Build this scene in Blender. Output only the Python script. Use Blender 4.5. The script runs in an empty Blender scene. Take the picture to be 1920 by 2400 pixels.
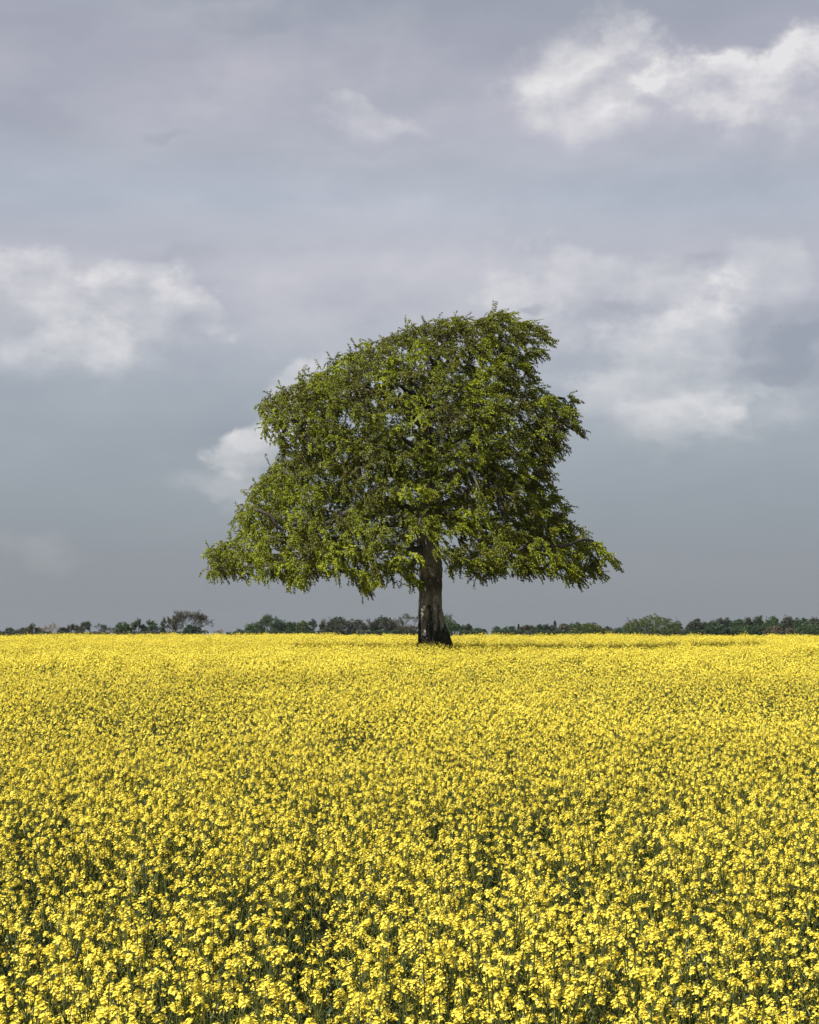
import bpy, math, random
import numpy as np
from mathutils import Vector, Matrix, kdtree
from mathutils import noise as mnoise

R = math.radians
sc = bpy.context.scene
# ------------------------------------------------------------------ camera
F = 4000.0                      # focal length in pixels of the 1920 wide photograph
CAM_Z = 2.8
HOR = 1443.0                    # pixel row of the true horizon
PITCH = math.atan((HOR - 1200) / F)
cd = bpy.data.cameras.new('camera')
cam = bpy.data.objects.new('camera', cd)
sc.collection.objects.link(cam)
cam.location = (0, 0, CAM_Z)
cam.rotation_euler = (math.pi / 2 + PITCH, 0, 0)
cd.sensor_fit = 'HORIZONTAL'
cd.sensor_width = 36
cd.lens = F / 1920 * 36
cd.clip_start = 0.1
cd.clip_end = 20000
sc.camera = cam

# ------------------------------------------------------------------ exposure
sc.view_settings.view_transform = 'Standard'
sc.view_settings.look = 'None'
sc.view_settings.gamma = 1
sc.view_settings.use_curve_mapping = False
sc.view_settings.exposure = 0.62
sc.render.engine = 'CYCLES'
sc.cycles.max_bounces = 6
sc.cycles.transparent_max_bounces = 4
sc.cycles.use_adaptive_sampling = True

# ------------------------------------------------------------------ sun
SUN_EL, SUN_AZ = R(45), R(236)      # azimuth clockwise from +Y
sd = bpy.data.lights.new('sun', 'SUN')
sd.energy = 5.0
sd.angle = R(0.5)
sd.color = (1.0, 0.95, 0.86)
sun = bpy.data.objects.new('sun', sd)
sc.collection.objects.link(sun)
sdir = Vector((math.sin(SUN_AZ) * math.cos(SUN_EL), math.cos(SUN_AZ) * math.cos(SUN_EL), math.sin(SUN_EL)))
sun.rotation_euler = (-sdir).to_track_quat('-Z', 'Y').to_euler()
sun.location = sdir * 200

# ------------------------------------------------------------------ world: Nishita sky under a broken cloud layer
def s2l(c):
    return tuple(((v / 255) / 12.92 if v / 255 <= 0.04045 else ((v / 255 + 0.055) / 1.055) ** 2.4) for v in c)

class NB:
    """small helper to write node trees"""
    def __init__(s, nt): s.nt = nt
    def n(s, t, **kw):
        nd = s.nt.nodes.new(t)
        for k, v in kw.items(): setattr(nd, k, v)
        return nd
    def put(s, sock, v):
        if isinstance(v, bpy.types.NodeSocket): s.nt.links.new(v, sock)
        elif v is not None: sock.default_value = v
    def m(s, op, a, b=None, c=None, clamp=False):
        nd = s.n('ShaderNodeMath', operation=op, use_clamp=clamp)
        s.put(nd.inputs[0], a)
        if b is not None: s.put(nd.inputs[1], b)
        if c is not None: s.put(nd.inputs[2], c)
        return nd.outputs[0]
    def vec(s, x, y, z=0.0):
        nd = s.n('ShaderNodeCombineXYZ')
        for i, v in enumerate((x, y, z)): s.put(nd.inputs[i], v)
        return nd.outputs[0]
    def noise(s, vec, scale, detail=4, rough=0.5, dist=0.0):
        nd = s.n('ShaderNodeTexNoise')
        s.put(nd.inputs['Vector'], vec)
        nd.inputs['Scale'].default_value = scale
        nd.inputs['Detail'].default_value = detail
        nd.inputs['Roughness'].default_value = rough
        nd.inputs['Distortion'].default_value = dist
        return nd.outputs[0]
    def mr(s, v, a, b, c=0.0, d=1.0, smooth=True):
        nd = s.n('ShaderNodeMapRange')
        nd.interpolation_type = 'SMOOTHSTEP' if smooth else 'LINEAR'
        s.put(nd.inputs[0], v)
        for i, q in enumerate((a, b, c, d)): s.put(nd.inputs[i + 1], q)
        return nd.outputs[0]
    def mix(s, f, a, b, mode='MIX'):
        nd = s.n('ShaderNodeMix', data_type='RGBA', blend_type=mode)
        s.put(nd.inputs[0], f)
        for i, q in ((6, a), (7, b)):
            s.put(nd.inputs[i], q if isinstance(q, bpy.types.NodeSocket) else (*q[:3], 1))
        return nd.outputs[2]
    def ramp(s, f, stops, interp='LINEAR'):
        nd = s.n('ShaderNodeValToRGB')
        cr = nd.color_ramp
        cr.interpolation = interp
        while len(cr.elements) < len(stops): cr.elements.new(0.5)
        for e, (p, c) in zip(cr.elements, stops):
            e.position = p
            e.color = (*c[:3], 1)
        s.put(nd.inputs[0], f)
        return nd.outputs[0]

def az_el(px, py):
    """sky direction seen at a photograph pixel, as azimuth and elevation"""
    d = Vector(((px - 960) / F, 1.0, (1200 - py) / F))
    d.rotate(Matrix.Rotation(PITCH, 3, 'X'))
    d.normalize()
    return math.atan2(d.x, d.y), math.asin(d.z)

world = bpy.data.worlds.new('World')
sc.world = world
world.use_nodes = True
wt = world.node_tree
wt.nodes.clear()
W = NB(wt)
tc = W.n('ShaderNodeTexCoord').outputs['Generated']
sep = W.n('ShaderNodeSeparateXYZ')
wt.links.new(tc, sep.inputs[0])
AZ = W.m('ARCTAN2', sep.outputs[0], sep.outputs[1])
EL = W.m('ARCSINE', sep.outputs[2])
P = W.vec(AZ, W.m('MULTIPLY', EL, 1.5), 0.0)
# ragged edge noises
nE1 = W.m('SUBTRACT', W.noise(P, 14, 9, 0.58), 0.5)
LX, LY = -0.0065, 0.011      # towards the sun side, for the relief of the billows
nL1 = W.m('SUBTRACT', W.noise(W.vec(W.m('ADD', AZ, LX), W.m('MULTIPLY', W.m('ADD', EL, LY), 1.5), 0.0), 14, 9, 0.58), 0.5)
nE2 = W.m('SUBTRACT', W.noise(W.vec(W.m('ADD', AZ, 7.3), EL, 2.1), 34, 8, 0.6), 0.5)
nB = W.m('SUBTRACT', W.noise(W.vec(W.m('ADD', AZ, 3.1), W.m('MULTIPLY', EL, 2.6), 5.0), 5, 7, 0.55), 0.5)
nW = W.m('SUBTRACT', W.noise(W.vec(W.m('ADD', W.m('MULTIPLY', AZ, 0.8), W.m('MULTIPLY', EL, -0.5)), W.m('MULTIPLY', EL, 2.4), 9.0), 11, 7, 0.5), 0.5)

wv = wt.nodes.new('ShaderNodeTexNoise'); wt.links.new(W.vec(AZ, W.m('MULTIPLY', EL, 1.3), 4.0), wv.inputs['Vector'])
wv.inputs['Scale'].default_value = 9; wv.inputs['Detail'].default_value = 5; wv.inputs['Roughness'].default_value = 0.55
wsp = wt.nodes.new('ShaderNodeSeparateColor'); wt.links.new(wv.outputs['Color'], wsp.inputs[0])
AZW = W.m('ADD', AZ, W.m('MULTIPLY', W.m('SUBTRACT', wsp.outputs[0], 0.5), 0.11))
ELW = W.m('ADD', EL, W.m('MULTIPLY', W.m('SUBTRACT', wsp.outputs[1], 0.5), 0.08))

def blob(px, py, rx, ry, amp, edge=0.5, rag=1.0, rot=0.0, fine=0.5, lit=False):
    """cloud bank centred on a fixed sky direction"""
    a0, e0 = az_el(px, py)
    ra, re = rx / F, ry / F
    dx = W.m('SUBTRACT', AZW, a0)
    dy = W.m('SUBTRACT', ELW, e0)
    c, s_ = math.cos(R(rot)), math.sin(R(rot))
    x = W.m('DIVIDE', W.m('ADD', W.m('MULTIPLY', dx, c), W.m('MULTIPLY', dy, s_)), ra)
    y = W.m('DIVIDE', W.m('SUBTRACT', W.m('MULTIPLY', dy, c), W.m('MULTIPLY', dx, s_)), re)
    d = W.m('SQRT', W.m('ADD', W.m('MULTIPLY', x, x), W.m('MULTIPLY', y, y)))
    d = W.m('ADD', d, W.m('MULTIPLY', nE1, 3.6 * rag))
    d = W.m('ADD', d, W.m('MULTIPLY', nE2, fine * rag * 1.7))
    if not lit: return W.mr(d, 1.0 + edge * 0.5, 1.0 - edge * 1.0, 0.0, amp)
    # cumulus: crisp sunlit head, soft greyer base
    return W.m('MULTIPLY', W.mr(d, 1.0 + edge * 0.3, 1.0 - edge * 0.6, 0.0, amp), W.mr(y, -1.25, 0.25, 0.10, 1.0))

def total(lst):
    t = lst[0]
    for b in lst[1:]: t = W.m('ADD', t, b)
    return t

py_stops = [(1443, (138, 144, 151)), (1300, (141, 147, 155)), (1180, (148, 156, 164)), (1020, (158, 165, 174)),
            (860, (168, 174, 184)), (700, (183, 184, 194)), (600, (186, 187, 197)), (470, (178, 184, 196)),
            (300, (177, 178, 190)), (120, (169, 170, 183)), (0, (158, 163, 176))]
el_top = az_el(960, 0)[1]
stops = [(0.0, s2l((139, 144, 150)))] + [(0.02 + max(az_el(960, p)[1], 0) / 0.62, s2l(c)) for p, c in py_stops[1:]] + [(1.0, s2l((186, 188, 196)))]
base = W.ramp(W.m('ADD', W.m('DIVIDE', EL, 0.62), 0.02, clamp=True), stops)
# broad soft streaks of brighter and darker cloud
v = W.m('ADD', W.m('MULTIPLY', nB, 0.55), W.m('MULTIPLY', nW, 0.42))
hfade = W.mr(EL, 0.02, 0.14, 0.25, 1.0)
v = W.m('MULTIPLY', v, hfade)
base = W.mix(1.0, base, W.ramp(W.m('ADD', W.m('MULTIPLY', v, 1.0), 0.5), [(0.0, (0.58, 0.64, 0.70)), (0.5, (1.0, 1.0, 1.0)), (1.0, (1.46, 1.38, 1.32))]), 'MULTIPLY')
C_ = lambda *q, **k: blob(*q, lit=True, **k)
bright = total([
    C_(1400, 180, 215, 130, 0.54, 0.7, 0.55), C_(1470, 110, 110, 60, 0.38, 0.6, 0.6),
    C_(1750, 205, 230, 100, 0.64, 0.5, 0.6), C_(1760, 165, 150, 55, 0.45, 0.6, 0.7), blob(1810, 255, 240, 70, 0.32, 0.9, 0.7),
    blob(1330, 220, 160, 90, 0.25, 0.9, 0.7), blob(1560, 260, 300, 50, 0.14, 0.9, 0.8),
    C_(170, 740, 290, 150, 0.30, 0.8, 0.6), C_(110, 640, 130, 75, 0.30, 0.6, 0.7), C_(440, 695, 150, 50, 0.36, 0.5, 0.55, -12),
    C_(150, 770, 90, 70, 0.26, 0.7, 0.8), C_(300, 640, 90, 50, 0.30, 0.6, 0.7), blob(200, 800, 300, 60, 0.20, 0.9, 0.6),
    C_(605, 1015, 130, 75, 0.68, 0.35, 0.45, 24), C_(700, 900, 130, 70, 0.5, 0.5, 0.5, 34), blob(520, 1125, 120, 34, 0.26, 0.8, 0.6),
    C_(1540, 900, 270, 160, 0.42, 0.6, 0.6), C_(1400, 690, 260, 75, 0.34, 0.7, 0.8), C_(1620, 975, 160, 60, 0.24, 0.6, 0.7),
    C_(1820, 670, 150, 110, 0.30, 0.6, 0.8), blob(1860, 960, 130, 60, 0.26, 0.8, 0.8), C_(1330, 790, 90, 60, 0.25, 0.6, 0.8),
    C_(860, 272, 130, 40, 0.24, 0.8, 0.7), blob(1000, 700, 700, 100, 0.16, 0.9, 1.0), blob(110, 1300, 90, 30, 0.08, 0.9, 0.7),
    blob(700, 150, 420, 140, 0.12, 0.9, 1.0)])
dark = total([
    blob(1840, 845, 120, 60, 0.42, 0.45, 0.95, 8), blob(1740, 800, 60, 34, 0.36, 0.5, 1.0, 20), blob(1930, 880, 120, 50, 0.34, 0.5, 0.9), blob(1770, 885, 90, 30, 0.28, 0.5, 1.0), blob(1900, 790, 110, 60, 0.4, 0.5, 0.7), blob(1300, 722, 34, 16, 0.45, 0.6, 0.5),
    blob(1450, 735, 60, 18, 0.35, 0.6, 0.8), blob(1620, 640, 130, 24, 0.32, 0.7, 0.9), blob(30, 690, 60, 42, 0.35, 0.6, 0.8),
    blob(1230, 50, 260, 55, 0.32, 0.9, 0.9), blob(110, 60, 200, 70, 0.26, 0.9, 1.0), blob(560, 40, 90, 24, 0.25, 0.8, 0.9),
    blob(90, 240, 160, 45, 0.22, 0.9, 0.9), blob(370, 325, 60, 12, 0.25, 0.8, 0.5), blob(860, 320, 170, 22, 0.16, 0.8, 0.8),
    blob(1180, 430, 560, 70, 0.20, 0.9, 0.9), blob(420, 590, 120, 28, 0.26, 0.8, 0.8), blob(560, 880, 200, 60, 0.20, 0.9, 0.8),
    blob(1870, 400, 300, 90, 0.18, 0.9, 0.8), blob(100, 1100, 330, 160, 0.14, 0.9, 0.8), blob(1750, 1180, 500, 120, 0.12, 0.9, 0.6)])
# lumpy relief inside the bright clouds
relief = W.m('ADD', W.m('MULTIPLY', W.m('SUBTRACT', nL1, nE1), 3.2), W.m('ADD', 0.86, W.m('MULTIPLY', nE2, -0.5)))
relief = W.m('MAXIMUM', W.m('MINIMUM', relief, 1.45), 0.35)
bright = W.m('MULTIPLY', bright, relief, clamp=True)
cl = W.mix(bright, base, s2l((228, 226, 227)))
cl = W.mix(W.m('MINIMUM', dark, 0.75), cl, s2l((147, 153, 166)))
sky = W.n('ShaderNodeTexSky', sky_type='NISHITA')
sky.sun_disc = False
sky.sun_elevation = SUN_EL
sky.sun_rotation = SUN_AZ
sky.air_density = 1.0
sky.dust_density = 1.0
bg1 = W.n('ShaderNodeBackground'); wt.links.new(sky.outputs[0], bg1.inputs[0]); bg1.inputs[1].default_value = 0.06
bg2 = W.n('ShaderNodeBackground'); wt.links.new(cl, bg2.inputs[0]); bg2.inputs[1].default_value = 0.685
mx = W.n('ShaderNodeMixShader'); mx.inputs[0].default_value = 0.93
wt.links.new(bg1.outputs[0], mx.inputs[1]); wt.links.new(bg2.outputs[0], mx.inputs[2])
wo = W.n('ShaderNodeOutputWorld'); wt.links.new(mx.outputs[0], wo.inputs[0])
world.cycles.sampling_method = 'MANUAL'
world.cycles.sample_map_resolution = 512

# ------------------------------------------------------------------ helpers
def tag(o, label=None, cat=None, group=None, kind=None):
    for k, v_ in (('label', label), ('category', cat), ('group', group), ('kind', kind)):
        if v_: o[k] = v_
    return o

def empty(name, loc):
    o = bpy.data.objects.new(name, None)
    o.location = loc
    o.empty_display_size = 0.3
    sc.collection.objects.link(o)
    return o

def mesh_np(name, V, Q, mats, midx=None, tint=None, smooth=True):
    """mesh from numpy verts and quad indices"""
    V = np.asarray(V, np.float32); Q = np.asarray(Q, np.int32)
    me = bpy.data.meshes.new(name)
    me.vertices.add(len(V)); me.vertices.foreach_set('co', V.ravel())
    me.loops.add(Q.size); me.loops.foreach_set('vertex_index', Q.ravel())
    me.polygons.add(len(Q))
    me.polygons.foreach_set('loop_start', np.arange(0, Q.size, 4, dtype=np.int32))
    me.polygons.foreach_set('loop_total', np.full(len(Q), 4, np.int32))
    me.polygons.foreach_set('use_smooth', np.full(len(Q), smooth, bool))
    for m_ in mats: me.materials.append(m_)
    if midx is not None: me.polygons.foreach_set('material_index', np.asarray(midx, np.int32))
    if tint is not None:
        a = me.attributes.new('tint', 'FLOAT', 'POINT')
        a.data.foreach_set('value', np.asarray(tint, np.float32))
    me.update(calc_edges=True)
    return me

def obj(name, me, parent=None, loc=(0, 0, 0), link=True):
    o = bpy.data.objects.new(name, me)
    o.location = loc
    if link: sc.collection.objects.link(o)
    if parent: o.parent = parent
    return o

class MB:
    """collects tubes and blades as quads"""
    def __init__(s): s.v = []; s.q = []; s.mi = []; s.t = []
    def add(s, verts, quads, mi=0, t=0.5):
        b = len(s.v)
        s.v.extend(verts)
        s.t.extend([t] * len(verts))
        for q in quads: s.q.append(tuple(i + b for i in q)); s.mi.append(mi)
    def tube(s, pts, rad, sides=5, mi=0, t=0.5, cap=False):
        n = len(pts)
        b = len(s.v)
        up = Vector((0.13, 0.31, 0.94)).normalized()
        prev = None
        for i in range(n):
            d = (pts[min(i + 1, n - 1)] - pts[max(i - 1, 0)])
            if d.length < 1e-9: d = Vector((0, 0, 1))
            d.normalize()
            if prev is None:
                a = d.orthogonal().normalized()
            else:
                a = (prev - d * prev.dot(d))
                a = a.normalized() if a.length > 1e-6 else d.orthogonal().normalized()
            prev = a
            c = d.cross(a)
            for k in range(sides):
                th = 2 * math.pi * k / sides
                s.v.append(pts[i] + (a * math.cos(th) + c * math.sin(th)) * rad[i])
                s.t.append(t)
        for i in range(n - 1):
            for k in range(sides):
                k2 = (k + 1) % sides
                s.q.append((b + i * sides + k, b + i * sides + k2, b + (i + 1) * sides + k2, b + (i + 1) * sides + k))
                s.mi.append(mi)
    def blade(s, p, d, side, L, Wd, mi=0, t=0.5, w0=0.25, bend=0.0):
        """a petal or leaf: narrow at the base, wide at the tip"""
        up = d.cross(side)
        q = p + d * L + up * bend
        s.add([p - side * Wd * w0, p + side * Wd * w0, q + side * Wd * 0.5, q - side * Wd * 0.5], [(0, 1, 2, 3)], mi, t)
    def kite(s, p, d, side, L, Wd, mi=0, t=0.5):
        s.add([p, p + d * L * .45 + side * Wd * .5, p + d * L, p + d * L * .45 - side * Wd * .5], [(0, 1, 2, 3)], mi, t)
    def mesh(s, name, mats, smooth=True):
        return mesh_np(name, [tuple(x) for x in s.v], s.q, mats, s.mi, s.t, smooth)

def material(name, build):
    m_ = bpy.data.materials.new(name)
    m_.use_nodes = True
    m_.node_tree.nodes.clear()
    N = NB(m_.node_tree)
    out = N.n('ShaderNodeOutputMaterial')
    m_.node_tree.links.new(build(N), out.inputs['Surface'])
    return m_

def principled(N, col, rough=0.7, spec=0.3, bump=None, bstr=0.5, bdist=0.02):
    p = N.n('ShaderNodeBsdfPrincipled')
    N.put(p.inputs['Base Color'], col if isinstance(col, bpy.types.NodeSocket) else (*col[:3], 1))
    N.put(p.inputs['Roughness'], rough)
    p.inputs['Specular IOR Level'].default_value = spec
    if bump is not None:
        b = N.n('ShaderNodeBump'); b.inputs['Strength'].default_value = bstr; b.inputs['Distance'].default_value = bdist
        N.put(b.inputs['Height'], bump)
        N.nt.links.new(b.outputs[0], p.inputs['Normal'])
    return p.outputs[0]

def leafy(N, col, trans=0.4, tcol=None, gloss=0.06):
    """thin leaf: diffuse, light passing through, a faint sheen"""
    d = N.n('ShaderNodeBsdfDiffuse'); N.put(d.inputs[0], col)
    t = N.n('ShaderNodeBsdfTranslucent'); N.put(t.inputs[0], tcol if tcol is not None else col)
    a = N.n('ShaderNodeMixShader'); a.inputs[0].default_value = trans
    N.nt.links.new(d.outputs[0], a.inputs[1]); N.nt.links.new(t.outputs[0], a.inputs[2])
    g = N.n('ShaderNodeBsdfGlossy'); g.inputs['Roughness'].default_value = 0.45
    g.inputs[0].default_value = (0.9, 0.95, 0.85, 1)
    b = N.n('ShaderNodeMixShader'); b.inputs[0].default_value = gloss
    N.nt.links.new(a.outputs[0], b.inputs[1]); N.nt.links.new(g.outputs[0], b.inputs[2])
    return b.outputs[0]

def attr(N, name='tint'):
    a = N.n('ShaderNodeAttribute'); a.attribute_name = name
    return a.outputs['Fac']

def leaf_mat(name, dark_c, mid_c, light_c, trans=0.4, gloss=0.05):
    def f(N):
        c = N.ramp(attr(N), [(0.0, dark_c), (0.5, mid_c), (1.0, light_c)])
        return leafy(N, c, trans, None, gloss)
    return material(name, f)

# ------------------------------------------------------------------ terrain
def smooth01(x): x = min(max(x, 0.0), 1.0); return x * x * (3 - 2 * x)
def ground(x, y):
    z = 0.0
    if y > 118:
        t = y - 118
        z -= 0.0125 * (t * t / 240 if t < 120 else t - 60)
    # shallow sag of the crest left of the trunk
    if 100 < y < 200:
        xx = x / y * F + 960
        z -= 0.10 * math.exp(-((xx - 890) / 70) ** 2) * smooth01((y - 100) / 20)
        z -= 0.0018 * max(x, 0) * smooth01((y - 100) / 30)
    return z

def build_ground():
    ys = list(np.arange(-60, 100, 8)) + list(np.arange(100, 250, 5)) + list(np.geomspace(255, 9000, 40))
    xs = sorted(set([0] + [s * q for q in list(np.arange(4, 60, 6)) + list(np.geomspace(62, 7000, 26)) for s in (-1, 1)]))
    V = [(x, y, ground(x, y)) for y in ys for x in xs]
    nx = len(xs)
    Q = [(j * nx + i, j * nx + i + 1, (j + 1) * nx + i + 1, (j + 1) * nx + i) for j in range(len(ys) - 1) for i in range(nx - 1)]
    def f(N):
        t = N.n('ShaderNodeTexCoord').outputs['Object']
        n1 = N.noise(t, 0.02, 4, 0.6); n2 = N.noise(t, 14, 6, 0.6)
        soil = N.ramp(n2, [(0.25, (0.018, 0.020, 0.010)), (0.55, (0.035, 0.042, 0.018)), (0.8, (0.06, 0.055, 0.03))])
        far_ = N.ramp(n1, [(0.3, (0.05, 0.075, 0.025)), (0.7, (0.09, 0.10, 0.04))])
        sp = N.n('ShaderNodeSeparateXYZ'); N.put(sp.inputs[0], t)
        k = N.mr(sp.outputs[1], 150, 175)
        return principled(N, N.mix(k, soil, far_), 0.95, 0.1, n2, 0.4, 0.05)
    o = obj('ground', mesh_np('ground', V, Q, [material('soil', f)]))
    tag(o, kind='structure')
build_ground()

# ------------------------------------------------------------------ oilseed rape crop
def petal_build(N):
    oi = N.n('ShaderNodeObjectInfo').outputs['Random']
    a = N.m('ADD', N.m('MULTIPLY', attr(N), 0.8), N.m('MULTIPLY', oi, 0.2))
    c = N.ramp(a, [(0.0, (0.52, 0.35, 0.025)), (0.35, (0.81, 0.66, 0.055)), (1.0, (0.91, 0.80, 0.13))])
    return leafy(N, c, 0.26, None, 0.02)
M_PETAL = material('rape_petal', petal_build)
M_RSTEM = leaf_mat('rape_stem', (0.030, 0.042, 0.013), (0.065, 0.080, 0.020), (0.14, 0.15, 0.035), 0.1, 0.03)
M_RLEAF = leaf_mat('rape_leaf', (0.012, 0.024, 0.012), (0.022, 0.042, 0.020), (0.045, 0.07, 0.035), 0.2, 0.03)

def rnd_dir(rg, up=0.0):
    v_ = Vector((rg.gauss(0, 1), rg.gauss(0, 1), rg.gauss(0, 1) + up))
    return v_.normalized() if v_.length > 1e-6 else Vector((0, 0, 1))

def raceme(mb, rg, p, d, size, lod):
    """a head of four petalled flowers round a stalk, buds on top, thin pods below"""
    L = size * rg.uniform(0.9, 1.5)
    a = d.orthogonal().normalized(); c = d.cross(a)
    nfl = {0: rg.randint(11, 20), 1: rg.randint(6, 9), 2: rg.randint(3, 4)}[lod]
    if size < .026: nfl = max(2, nfl // 2)
    th = rg.uniform(0, 6.28)
    for i in range(nfl):
        th += 2.4 + rg.uniform(-.3, .3)
        f = (i + 0.5) / nfl
        h = L * (0.02 + 0.85 * f)
        rr = size * 0.52 * (1.05 - 0.62 * f) * rg.uniform(0.55, 1.35)
        o = (a * math.cos(th) + c * math.sin(th))
        q = p + d * h + o * rr + d * rr * 0.35
        n = (o * (0.9 - 0.5 * f) + d * (0.75 + 0.5 * f) + rnd_dir(rg) * 0.35).normalized()
        u = n.orthogonal().normalized(); u.rotate(Matrix.Rotation(rg.uniform(0, 6.28), 3, n)); w = n.cross(u)
        fs = {0: rg.uniform(0.0058, 0.0088), 1: rg.uniform(0.0095, 0.013), 2: rg.uniform(0.022, 0.03)}[lod]
        t = min(max(rg.gauss(0.62, 0.2), 0), 1)
        if lod == 0:
            for dd, ss in ((u, w), (w, -u), (-u, -w), (-w, u)):
                e = (dd + n * rg.uniform(0.0, 0.45)).normalized()
                mb.blade(q, e, ss, fs, fs * 1.1, 0, t + rg.uniform(-.08, .08), 0.22)
        elif lod == 1:
            for dd, ss in ((u, w), (w, -u)):
                mb.add([q - dd * fs - ss * fs * .45, q - dd * fs + ss * fs * .45, q + dd * fs + ss * fs * .45 + n * .003, q + dd * fs - ss * fs * .45 + n * .003], [(0, 1, 2, 3)], 0, t)
        else:
            mb.add([q - u * fs, q + w * fs * .8, q + u * fs, q - w * fs * .8], [(0, 1, 2, 3)], 0, t)
    if lod == 0:
        for i in range(6):
            o = rnd_dir(rg, 1.0)
            q = p + d * L * 0.95 + o * size * 0.16
            mb.kite(q, (d + o * .6).normalized(), o.cross(d).normalized(), 0.008, 0.004, 1, 0.95)
    if lod < 2:
        for i in range(rg.randint(3, 7) if lod == 0 else 2):
            th += 2.4
            o = (a * math.cos(th) + c * math.sin(th))
            q = p - d * rg.uniform(0.01, 0.13)
            e = (o * 0.8 + d * 0.75).normalized()
            mb.blade(q, e, e.cross(o + Vector((.1, .2, .3))).normalized(), rg.uniform(.03, .06), .0035, 1, rg.uniform(.4, .9), 0.5)

def plant(mb, rg, base, H, lod):
    lean = Vector((rg.gauss(0.02, .05), rg.gauss(0, .05), 0))
    def axis(z): return base + Vector((0, 0, z * H)) + lean * (z * z) * H
    n = 5 if lod == 0 else 3
    sides = 4 if lod == 0 else 3
    pts = [axis(i / n) for i in range(n + 1)]
    mb.tube(pts, [0.006 * (1 - 0.65 * i / n) * (1 if lod < 2 else 1.4) for i in range(n + 1)], sides, 1, rg.uniform(.2, .7))
    sz = {0: 0.034, 1: 0.041, 2: 0.052}[lod]
    raceme(mb, rg, pts[-1], (pts[-1] - pts[-2]).normalized(), sz * rg.uniform(.85, 1.25), lod)
    k = {0: rg.randint(6, 11), 1: rg.randint(5, 9), 2: rg.randint(3, 6)}[lod]
    th = rg.uniform(0, 6.28)
    for i in range(k):
        th += 2.4 + rg.uniform(-.4, .4)
        z0 = rg.uniform(0.45, 0.82)
        p0 = axis(z0)
        top = rg.triangular(0.55, 1.02, 0.86)
        o = Vector((math.cos(th), math.sin(th), 0))
        rise = max(top - z0, 0.08) * H
        out = rise * rg.uniform(.12, .52)
        p1 = p0 + o * out * .6 + Vector((0, 0, rise * .45))
        p2 = p0 + o * out + Vector((0, 0, rise))
        mb.tube([p0, p1, p2] if lod < 2 else [p0, p2], [.0035, .003, .002] if lod < 2 else [.006, .005], 3, 1, rg.uniform(.2, .8))
        raceme(mb, rg, p2, (p2 - p1 + Vector((0, 0, .05))).normalized(), sz * rg.uniform(.4, 1.15), lod)
    # stray flowers, buds and small side tufts under the heads
    for i in range({0: 26, 1: 14, 2: 5}[lod]):
        a_ = rg.uniform(0, 6.28); z0 = rg.uniform(.62, .93); r_ = rg.uniform(.02, .17)
        q = axis(z0) + Vector((math.cos(a_) * r_, math.sin(a_) * r_, 0))
        n_ = rnd_dir(rg, .8); u = n_.orthogonal().normalized(); w = n_.cross(u)
        fs = {0: rg.uniform(.003, .008), 1: rg.uniform(.005, .011), 2: .017}[lod]
        mb.add([q - u * fs, q + w * fs * .7, q + u * fs, q - w * fs * .7], [(0, 1, 2, 3)], 0 if rg.random() < .75 else 1, rg.uniform(0, .6))
    for i in range({0: 9, 1: 6, 2: 4}[lod]):
        th += 2.4 + rg.uniform(-.5, .5)
        z0 = rg.uniform(0.12, 0.72)
        o = Vector((math.cos(th), math.sin(th), rg.uniform(-.1, .9))).normalized()
        side = o.cross(Vector((0, 0, 1))).normalized()
        L = rg.uniform(.07, .17) * (1.25 - z0); wd = L * rg.uniform(.25, .4)
        p0 = axis(z0); p1 = p0 + o * L * .5; p2 = p0 + o * L + Vector((0, 0, -L * rg.uniform(0, .5)))
        t = rg.uniform(0, 1)
        mb.add([p0 - side * wd * .25, p0 + side * wd * .25, p1 + side * wd * .5, p1 - side * wd * .5, p2 + side * wd * .1, p2 - side * wd * .1], [(0, 1, 2, 3), (3, 2, 4, 5)], 2, t)

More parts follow.
